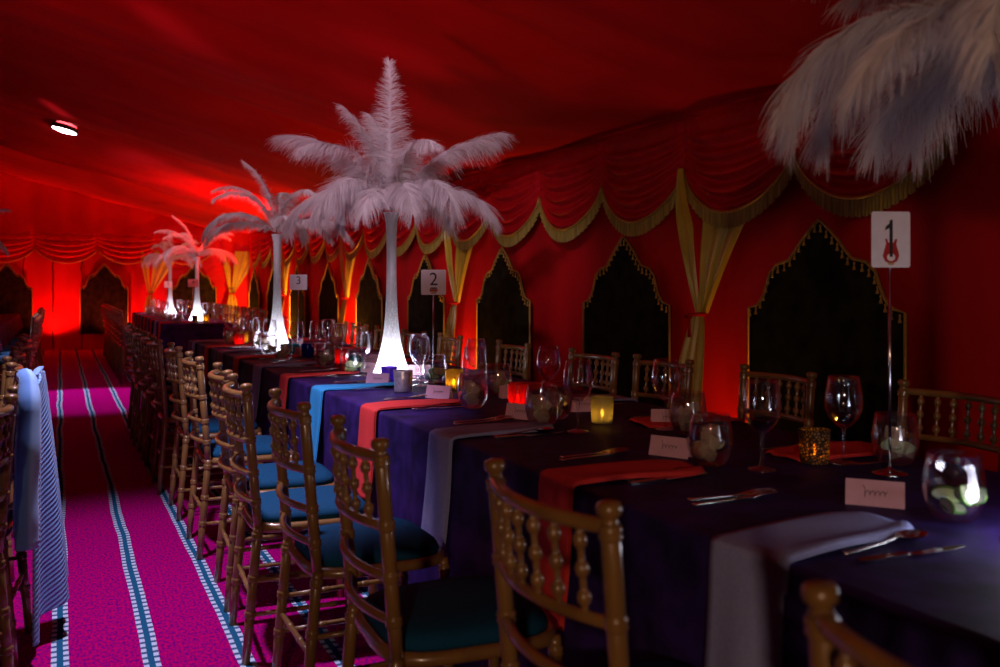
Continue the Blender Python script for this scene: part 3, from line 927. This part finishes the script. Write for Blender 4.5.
def tumbler_proto(kind):
    e = empty('tumbler', cat='tumbler', label='tumbler')
    MB().lathe(TPROF, 36, cap=False).build('glass', M['glass'], e)
    fillh = .078 if kind == 'cucumber' else .095
    MB().lathe([(.001, .009), (.028, .009), (.042, .0175), (.053, .038), (.0585, .062), (.0590, fillh), (.0, fillh)], 28, cap=False).build('water', M['water'], e)
    r_ = random.Random(3 if kind == 'cucumber' else 9)
    if kind == 'cucumber':
        for (px_, py_, pz, ax, az, w, l_) in ((-.012, -.03, .060, 62, 20, .020, .040), (.026, -.022, .055, 48, -35, .022, .035), (-.032, -.004, .036, 75, 60, .016, .026), (.012, .02, .05, 55, 110, .022, .033), (.0, .0, .028, 20, 10, .022, .036)):
            Mx = Matrix.Translation((px_, py_, pz)) @ Matrix.Rotation(R(az), 4, 'Z') @ Matrix.Rotation(R(ax), 4, 'X')
            poly = [(l_ * .9 * math.cos(a) * (1), w * math.sin(a)) for a in [2 * PI * k / 18 for k in range(18)]]
            s_ = MB().prism(poly, -.003, .003, Mx).build('cucumber_slice', M['cucumber_flesh'], e)
            MB().tube([Mx @ Vector((x, y, 0)) for x, y in poly + poly[:1]], .0032, 6, cap=False).build('peel', M['cucumber_skin'], s_)
    else:
        for k in range(6):
            p = Vector((r_.uniform(-.028, .028), r_.uniform(-.028, .028), .03 + .012 * k))
            Mx = Matrix.Translation(p) @ Matrix.Rotation(r_.uniform(0, 6), 4, 'Z') @ Matrix.Rotation(r_.uniform(0, 6), 4, 'X')
            h = .013 + .004 * (k % 2)
            MB().box(-h, h, -h, h, -h, h, Mx).build('ice_cube', M['ice'], e)
        for (ax, az, z) in ((70, 40, .06), (60, 150, .05)):
            Mx = Matrix.Translation((.02 * math.cos(R(az)), .02 * math.sin(R(az)), z)) @ Matrix.Rotation(R(az), 4, 'Z') @ Matrix.Rotation(R(ax), 4, 'X')
            MB().prism([(.034 * math.cos(2 * PI * q / 16), .018 * math.sin(2 * PI * q / 16)) for q in range(16)], -.002, .002, Mx).build('cucumber_slice', M['cucumber_flesh'], e)
    return e
TC = Proto(tumbler_proto('cucumber')); TI = Proto(tumbler_proto('ice'))

def votive_proto(m, h=.095, r=.043, lit=True):
    e = empty('votive_holder', cat='votive', label='votive')
    MB().lathe([(.001, .001), (r * .88, .001), (r * .9, .004), (r, h - .002), (r * .985, h), (r * .94, h - .002), (r * .86, .008), (.001, .008)], 28, cap=False).build('cup', m, e)
    if lit:
        t = MB().lathe([(.0, .008), (.019, .008), (.019, .022), (.0, .022)], 20).build('tealight', M['candle_wax'], e)
        MB().lathe([(.0, .022), (.005, .027), (.0065, .034), (.004, .044), (.0, .054)], 12).build('flame', M['flame'], t)
    return e

def fork_proto():
    e = MB()
    def prof(y): return .002 + .010 * max(0, (y - .09) / .11) ** 1.5 * (1 if y < .17 else 1) - .006 * max(0, (y - .17) / .04)
    def strip(x0, x1, y0, y1, w0, w1, n=10):
        vs = []; fs = []
        for k in range(n + 1):
            t = k / n; y = y0 + (y1 - y0) * t; x = x0 + (x1 - x0) * t; w = (w0 + (w1 - w0) * t) / 2; z = prof(y)
            for dx, dz in ((-w, 0), (w, 0), (w * .8, .0022), (-w * .8, .0022)): vs.append((x + dx, y, z + dz))
        for k in range(n):
            for q in range(4): fs.append((4 * k + q, 4 * k + (q + 1) % 4, 4 * k + 4 + (q + 1) % 4, 4 * k + 4 + q))
        fs += [(3, 2, 1, 0), tuple(4 * n + q for q in range(4))]
        e.add(vs, fs)
    strip(0, 0, 0, .11, .016, .007); strip(0, 0, .108, .140, .007, .023); strip(0, 0, .139, .155, .023, .024)
    for x in (-.0097, -.0032, .0032, .0097): strip(x, x, .153, .205, .0042, .002)
    return tag(e.build('fork', M['steel']), 'fork', 'fork')
def knife_proto():
    e = MB()
    e.prism([(-.006, 0), (.006, 0), (.008, .02), (.007, .095), (.005, .10), (-.005, .10), (-.007, .095), (-.008, .02)], .0005, .006)
    e.prism([(-.006, .10), (.006, .10), (.010, .125), (.010, .19), (.004, .222), (-.002, .228), (-.006, .2)], .002, .0036)
    return tag(e.build('knife', M['steel']), 'knife', 'knife')
def spoon_proto():
    e = MB()
    vs = []; fs = []
    n = 10
    for k in range(n + 1):
        t = k / n; y = .135 * t; w = .0075 - .0045 * t; z = .002 + .008 * t ** 2
        for dx, dz in ((-w, 0), (w, 0), (w * .8, .002), (-w * .8, .002)): vs.append((dx, y, z + dz))
    for k in range(n):
        for q in range(4): fs.append((4 * k + q, 4 * k + (q + 1) % 4, 4 * k + 4 + (q + 1) % 4, 4 * k + 4 + q))
    fs += [(3, 2, 1, 0), tuple(4 * n + q for q in range(4))]
    e.add(vs, fs)
    def bowl(u, v):
        a = 2 * PI * u
        return (.021 * v * math.cos(a), .166 + .034 * v * math.sin(a), .0025 + .0085 * v ** 2)
    def bowl2(u, v):
        x, y, z = bowl(u, v); return (x, y, z - .0015)
    e.grid(bowl, 24, 6); e.grid(bowl2, 24, 6, flip=True)
    return tag(e.build('spoon', M['steel']), 'spoon', 'spoon')
FK = Proto(fork_proto()); KN = Proto(knife_proto()); SP = Proto(spoon_proto())
for p_ in (FK, KN, SP): p_.o.scale = (1.15, 1.15, 1.15)

def napkin_mesh(seed, W=.19, on=.39, hang=.34):
    """local: origin at the table edge, +x onto the table, hangs on the -x side"""
    r_ = random.Random(seed)
    path = []
    for k in range(15): x = on * (1 - k / 14); path.append((x, .003, k / 14 * on))
    for k in range(1, 6): a = PI / 2 * k / 6; path.append((-.010 * math.sin(a), -.010 + .013 * math.cos(a), on + .003 * k))
    for k in range(1, 15): path.append((-.013 - .030 * (k / 14) ** 1.5, -.012 - hang * k / 14, on + .02 + hang * k / 14))
    sk = r_.uniform(-.05, .05)
    mb = MB()
    for lay in range(2):
        def fn(u, v, lay=lay):
            i = v * (len(path) - 1); a = int(min(len(path) - 2, i)); f = i - a
            x = path[a][0] + (path[a + 1][0] - path[a][0]) * f; z = path[a][1] + (path[a + 1][1] - path[a][1]) * f
            top = x > 0.0
            y = (u - .5) * W * (1 - .06 * lay) + sk * (x if top else 0)
            if top:
                z += .010 * math.exp(-((u - .12) / .1) ** 2) * min(1, x * 6) + .004 * math.sin(9 * x + 5 * u + seed) * min(1, x * 8)
                if x > on - .05: y *= (1 - .25 * (x - on + .05) / .05)
                z += .004 * lay + .0012
            else:
                d = .006 * math.sin(2 * PI * u * 1.2 + seed) * min(1, -z * 5)
                x += d - .004 * lay
            return (x, y, z)
        mb.grid(fn, 12, 60, flip=True)
    return mb
def napkin_protos(m): return [Proto(tag(napkin_mesh(s).build('napkin', m), 'napkin', 'napkin')) for s in (1, 2, 5)]
NAP = {'red': napkin_protos(M['red_linen']), 'lilac': napkin_protos(M['lilac_linen']), 'blue': [Proto(tag(napkin_mesh(4).build('napkin', M['blue_linen']), 'napkin', 'napkin'))], 'royal blue': [Proto(tag(napkin_mesh(8).build('napkin', M['royal_linen']), 'napkin', 'napkin'))]}
for pr in NAP.values():
    for p in pr:
        md = p.o.modifiers.new('Solidify', 'SOLIDIFY'); md.thickness = .0025; md.offset = 0

def card_proto():
    e = empty('place_card', cat='place card', label='place card')
    w, h = .062, .056
    mb = MB()
    b = .018
    for s in (-1, 1):
        vs = [(-w, s * b, 0), (w, s * b, 0), (w, s * .0006, h), (-w, s * .0006, h)]
        vs += [(x, y - s * .0007, z) for x, y, z in vs]
        mb.add(vs, [(0, 1, 2, 3), (7, 6, 5, 4), (0, 4, 5, 1), (1, 5, 6, 2), (3, 2, 6, 7), (0, 3, 7, 4)], False)
    mb.build('folded_card', M['card_paper'], e)
    # handwriting: an unreadable ink squiggle on the front face
    pts = []
    for k in range(46):
        t = k / 45
        x = -.026 + .052 * t + .0022 * math.sin(2 * PI * 5 * t)
        z = .028 + .0050 * math.sin(2 * PI * 5 * t + 1.2) * (1 + .9 * (t < .15)) + (.006 if t < .1 else 0)
        y = -b + (b - .0006) * z / h - .0009
        pts.append((x, y, z))
    MB().tube(pts, .0007, 4).build('handwriting', M['ink'], e)
    return e
PC = Proto(card_proto())

# ---------------------------------------------------------------- laying the long table
def P(p, z=TZ): return (p[0], p[1], z)
left_places = [(1.31, 'lilac', 0), (2.01, 'red', 0), (2.76, 'lilac', 1), (3.50, 'red', 1), (4.26, 'blue', 0), (4.92, 'red', 2), (5.60, 'lilac', 2), (6.28, 'red', 0), (6.90, 'lilac', 0), (7.50, 'red', 1), (8.18, 'lilac', 1)]
GN = 'napkins on the aisle side of the long table'
for i, (y, c_, v) in enumerate(left_places):
    xe = XE(y)
    od = ORD[i]
    skew = rnd.uniform(-3, 3) + {0: 8, 1: -2, 2: -2}.get(i, 0)
    NAP[c_][v].place((xe, y, TZ), R(skew), '%s napkin hanging off aisle side of long table, %s place from the camera' % (c_, od), GN)
    jx = lambda a: rnd.uniform(-a, a)
    cardpos = {0: (1.66, 1.46), 1: (1.60, 2.14), 2: (1.545, 2.98), 3: (1.50, 3.68), 4: (1.44, 4.34)}.get(i, (xe + .46 + jx(.02), y + .06 + jx(.03)))
    crz = {0: -50, 1: -62, 2: -60, 3: -55, 4: -45}.get(i, rnd.uniform(-75, -45))
    PC.place(P(cardpos), R(crz), 'pink place card at aisle side of long table, %s place from the camera' % od, 'place cards on the aisle side of the long table')
    fo = .15 if i == 0 else .03
    FK.place((xe + .12, y + .17 + fo + jx(.01), TZ), R(-90 + jx(6)), 'fork laid left of napkin, aisle side of long table, %s place from the camera' % od, 'forks on the aisle side of the long table')
    if i < 6:
        o = FK.place((xe + .14, y + .215 + fo + jx(.01), TZ), R(-90 + jx(8)), 'outer fork at aisle side of long table, %s place from the camera' % od, 'forks on the aisle side of the long table')
    KN.place((xe + .12, y - .14 + jx(.006), TZ), R(-90 + jx(6)), 'knife laid right of napkin, aisle side of long table, %s place from the camera' % od, 'knives on the aisle side of the long table')
    SP.place((xe + .14, y - .095 + jx(.006), TZ), R(-90 + jx(6) + 4), 'spoon laid right of napkin, aisle side of long table, %s place from the camera' % od, 'spoons on the aisle side of the long table')
right_places = [(1.95, 'red', 0), (2.66, 'red', 1), (3.32, 'lilac', 1), (3.90, 'red', 2), (4.66, 'lilac', 2), (5.5, 'red', 0), (6.15, 'lilac', 0), (6.78, 'red', 1), (7.4, 'lilac', 1), (8.05, 'red', 2)]
for i, (y, c_, v) in enumerate(right_places):
    xe = XE(y) + TW; od = ORD[i]
    NAP[c_][v].place((xe, y, TZ), PI + R(rnd.uniform(-4, 4)), '%s napkin on wall side of long table, %s place from the camera' % (c_, od), 'napkins on the wall side of the long table')
    cp = {0: (2.02, 2.24), 1: (1.95, 2.62), 2: (1.86, 3.05), 3: (1.80, 3.55)}.get(i, (xe - .42, y + .02))
    if i: PC.place(P(cp), R(rnd.uniform(-30, -5)), 'pink place card at wall side of long table, %s place from the camera' % od, 'place cards on the wall side of the long table')
    FK.place((xe - .12, y - .16, TZ), R(90 + rnd.uniform(-5, 5)), 'fork at wall side of long table, %s place from the camera' % od, 'forks on the wall side of the long table')
    KN.place((xe - .10, y + .15, TZ), R(90 + rnd.uniform(-5, 5)), 'knife at wall side of long table, %s place from the camera' % od, 'knives on the wall side of the long table')

wines = [(WR, 1.70, 1.87, 'wine glass with a red trace, in front centre right of table'),
         (WR, 1.97, 1.84, 'wine glass with a red trace just left of number one sign'),
         (WG, 1.88, 2.54, 'empty wine glass before the gold drape, right of frosted votive'),
         (WG, 1.58, 2.63, 'tall wine glass standing beside the frosted votive'),
         (WG, 1.84, 3.30, 'wine glass standing behind the red votive and its tumbler'),
         (WG, 1.535, 3.38, 'wine glass in front, between two iced tumblers left of red votive'),
         (WG, 1.78, 3.90, 'wine glass right of the yellow votive near drape'),
         (WG, 1.60, 4.17, 'wine glass just right of the tallest vase, front one of pair'),
         (WG, 1.68, 4.40, 'wine glass right of the tallest vase, rear one of pair'),
         (WG, 1.50, 4.76, 'wine glass just left of the tallest vase'),
         (WG, 1.42, 5.45, 'wine glass by blue cup beyond the tallest vase, aisle side one'),
         (WG, 1.62, 5.75, 'wine glass beyond the tallest vase near the wall side')]
for pr, x, y, l in wines: pr.place((x, y, TZ), rnd.uniform(0, 6), l, 'wine glasses on the long table')
k = 0
for (x, y) in ((1.48, 6.25), (1.66, 6.4), (1.40, 6.75), (1.36, 7.1), (1.30, 7.35), (1.62, 7.3), (1.45, 7.75), (1.70, 7.9), (1.35, 8.2), (1.85, 5.3), (1.82, 6.0), (1.80, 6.6)):
    WG.place((x, y, TZ), rnd.uniform(0, 6), 'wine glass clustered around the second feather vase, %s from the camera' % ORD[k], 'wine glasses on the long table'); k += 1
tumb = [(TC, 1.70, 1.29, 'largest tumbler with cucumber slices at the right edge'),
        (TI, 2.08, 1.76, 'tumbler of iced drink just right of number one sign'),
        (TI, 1.615, 1.98, 'tumbler of iced drink beside the red napkin place card'),
        (TI, 1.88, 2.42, 'tumbler of iced drink below the gold drape, at wall side'),
        (TI, 1.53, 2.79, 'tumbler of iced drink in front of the red votive'),
        (TI, 1.66, 2.92, 'tumbler of iced drink behind the wine glass by frosted votive'),
        (TI, 1.50, 3.34 - .02, 'tumbler of iced drink in front of the yellow votive'),
        (TI, 1.78, 3.66, 'tumbler of iced drink just left of and behind the red votive'),
        (TC, 1.72, 4.38 - .1, 'tumbler of cucumber water behind glasses right of the tallest vase'),
        (TC, 1.455, 4.87, 'tumbler of cucumber water just left of the tallest vase'),
        (TI, 1.44, 5.35, 'tumbler of drink beside the dark blue cup')]
for pr, x, y, l in tumb: pr.place((x, y, TZ), rnd.uniform(0, .4) if pr is TC else rnd.uniform(0, 6), l, 'tumblers on the long table')
k = 0
for (x, y) in ((1.32, 5.95), (1.34, 6.5), (1.38, 6.95), (1.28, 7.75), (1.55, 7.5), (1.40, 8.35), (1.7, 6.1)):
    TI.place((x, y, TZ), rnd.uniform(0, 6), 'tumbler of iced drink around the second feather vase, %s from the camera' % ORD[k], 'tumblers on the long table'); k += 1
VA, VF, VR_, VY = (Proto(votive_proto(M[m])) for m in ('votive_amber', 'votive_frost', 'votive_red', 'votive_yellow'))
GV = 'votive candles on the long table'
VA.place((1.90, 1.84 + .04, TZ), 0, 'amber mosaic votive glowing left of the number one sign', GV)
VF.place((1.76, 2.76, TZ), 0, 'frosted votive with yellow glow at table centre right', GV)
VR_.place((1.68, 3.27, TZ), 0, 'red glass votive glowing near table centre', GV)
VY.place((1.69, 3.96, TZ), 0, 'yellow glowing votive just right of the number two sign', GV)
VR_.place((1.60, 5.55, TZ), 0, 'dim red votive beyond the tallest vase, by dark blue cup', GV)
VA.place((1.85, 2.36 + .0, TZ), 0, 'votive glowing behind the iced tumbler under the gold drape', GV) if False else None
VY.place((1.42, 7.95, TZ), 0, 'small yellow votive past the second feather vase', GV)
VR_.place((1.33, 7.62, TZ), 0, 'small red votive by the second feather vase', GV)
o = votive_proto(M['mercury'], .10, .046, False); tag(o, 'silver mirrored votive cup in front of the tallest vase', None, GV); o.location = (1.445, 3.99, TZ)
o = votive_proto(M['purple_glass'], .085, .042, False); tag(o, 'purple cup at the foot of the tallest vase', None, GV); o.location = (1.50, 4.35, TZ)
o = votive_proto(M['teal_glass'], .09, .042, False); tag(o, 'teal cup left of tallest vase, behind the wine glass', None, GV); o.location = (1.53, 5.02, TZ)
o = votive_proto(M['blue_glass'], .09, .045, False); tag(o, 'dark blue cup between second vase and number three sign', None, GV); o.location = (1.55, 6.22, TZ)
o = votive_proto(M['teal_glass'], .07, .07, False); tag(o, 'turquoise cup at the foot of the second feather vase', None, GV); o.location = (1.50, 6.55, TZ)

# far table
fl_places = [12.6 + .6 * i for i in range(8)]
for i, y in enumerate(fl_places):
    c_ = ('red', 'lilac')[i % 2]
    NAP[c_][i % 3].place((1.19, y, TZ), R(rnd.uniform(-2, 2)), '%s napkin on aisle side of the far table, %s from its near end' % (c_, ORD[i]), 'napkins on the far table')
    WG.place((1.48 + rnd.uniform(-.05, .05), y + .12, TZ), 0, 'tiny wine glass on aisle side of far table, %s from its near end' % ORD[i], 'wine glasses on the far table')
    WG.place((1.88 + rnd.uniform(-.05, .05), y + .1, TZ), 0, 'tiny wine glass on wall side of far table, %s from its near end' % ORD[i], 'wine glasses on the far table')
    TI.place((1.40 + rnd.uniform(-.05, .05), y - .1, TZ), 0, 'tiny tumbler on aisle side of far table, %s from its near end' % ORD[i], 'tumblers on the far table')
VY.place((1.78, 12.75, TZ), 0, 'tiny yellow votive on the far table, right of vase', 'votives on the far table')
VA.place((1.62, 12.6, TZ), 0, 'tiny amber votive at the near end of far table', 'votives on the far table')
# left table napkins
NAP['royal blue'][0].place((-.45, 5.6, TZ), PI, 'royal blue napkin hanging off the left table at picture edge', 'napkins on the left table')
NAP['red'][0].place((-.45, 6.9, TZ), PI, 'red napkin hanging off the left table at picture edge', 'napkins on the left table')
NAP['blue'][0].place((-.45, 7.3, TZ), PI, 'light blue napkin hanging off the left table at picture edge', 'napkins on the left table')

# ---------------------------------------------------------------- lights
def light(name, typ, loc, energy, color, **kw):
    d = bpy.data.lights.new(name, typ); d.energy = energy; d.color = color
    rot = kw.pop('rot', None); tgt = kw.pop('target', None)
    for k_, v_ in kw.items(): setattr(d, k_, v_)
    o = bpy.data.objects.new(name, d); COL.objects.link(o); o.location = loc
    if tgt is not None: o.rotation_euler = (Vector(tgt) - Vector(loc)).to_track_quat('-Z', 'Y').to_euler()
    if rot: o.rotation_euler = rot
    return o
COOL = (.82, .66, 1.0)
# aisle downlights first, then beams added only to brighten feathers and foreground
light('spotlight', 'SPOT', (.05, 12.0, 2.98), 420, COOL, target=(.25, 10.9, 0), spot_size=R(44), spot_blend=.5, shadow_soft_size=.06)
light('spotlight', 'SPOT', (.14, 3.45, 2.86), 330, COOL, target=(.33, 3.9, 0), spot_size=R(66), spot_blend=.6, shadow_soft_size=.06)
light('spotlight', 'SPOT', (-.4, 1.0, 3.0), 400, (1, .72, .92), target=(1.6, 4.6, 2.05), spot_size=R(24), spot_blend=.7, shadow_soft_size=.06)  # added beam without a fitting, brightens the tallest feather crown
light('spotlight', 'SPOT', (-.4, 4.6, 3.02), 220, (1, .70, .86), target=(1.5, 7.0, 2.0), spot_size=R(26), spot_blend=.7, shadow_soft_size=.06)  # added likewise, lifts the second feather palm out of silhouette
light('spotlight', 'SPOT', (-.4, 9.0, 2.95), 420, (1, .74, .86), target=(1.72, 14.6, 2.0), spot_size=R(24), spot_blend=.7, shadow_soft_size=.06)  # invented source, whitens the distant feather palms
light('added_warm_fill', 'SPOT', (-1.3, -1.9, 1.55), 125, (1, .60, .40), target=(1.3, 1.5, 1.22), spot_size=R(64), spot_blend=.9, shadow_soft_size=.08)  # unseen warm fill added behind the camera for chairs and near feathers
# uplighters standing on the floor along the wall
AMB = (1.0, .32, .03)
for y, en in ((4.08, 11), (7.85, 60), (11.6, 220), (15.33, 320), (18.4, 200)):
    light('uplighter', 'SPOT', (WX - .13, y, .12), en, AMB, target=(WX - .16, y + .1, 2.4), spot_size=R(140), spot_blend=.9, shadow_soft_size=.04)
for x, en in ((2.3, 120), (1.0, 120), (-.1, 150), (-2.0, 110)):
    light('uplighter', 'SPOT', (x, BY - .42, .12), en, (1, .06, .03), target=(x + .1, BY - .12, 2.4), spot_size=R(125), spot_blend=.9, shadow_soft_size=.05)
# red wash thrown up on to the roof lining
light('roof_wash', 'SPOT', (2.6, 12.3, 1.9), 330, (1, .04, .02), target=(1.2, 14.5, 2.9), spot_size=R(110), spot_blend=1, shadow_soft_size=.1)
light('roof_wash', 'SPOT', (-2.6, 3.4, .3), 185, (1, .05, .06), target=(.9, 5.2, 3.0), spot_size=R(84), spot_blend=1, shadow_soft_size=.2)
for px_, py_ in ((1.76, 2.76), (1.68, 3.27), (1.69, 3.96), (1.90, 1.88)):
    light('candle_light', 'POINT', (px_, py_, TZ + .045), .03, (1, .55, .06), shadow_soft_size=.008)

w = bpy.data.worlds.new('World'); scn.world = w; w.use_nodes = True
bg = w.node_tree.nodes['Background']; bg.inputs[0].default_value = (.5, .12, .14, 1); bg.inputs[1].default_value = .035

# ---------------------------------------------------------------- camera
cd = bpy.data.cameras.new('Camera'); cam = bpy.data.objects.new('Camera', cd); COL.objects.link(cam)
th = math.atan(440 / 900)
cam.location = (0, 0, 1.25); cam.rotation_euler = (PI / 2, 0, -th)
cd.sensor_width = 36; cd.lens = 32.4; cd.shift_y = -.0485; cd.clip_start = .05
cd.dof.use_dof = True; cd.dof.focus_distance = 4.0; cd.dof.aperture_fstop = 3.2
scn.camera = cam
scn.view_settings.view_transform = 'Standard'; scn.view_settings.look = 'None'
scn.view_settings.gamma = 1; scn.view_settings.exposure = 0; scn.view_settings.use_curve_mapping = False
try:
    scn.cycles.use_denoising = True
    scn.cycles.sample_clamp_indirect = 6
    scn.cycles.max_bounces = 10
    scn.cycles.transparent_max_bounces = 24
    scn.cycles.caustics_reflective = False; scn.cycles.caustics_refractive = False
except Exception: pass
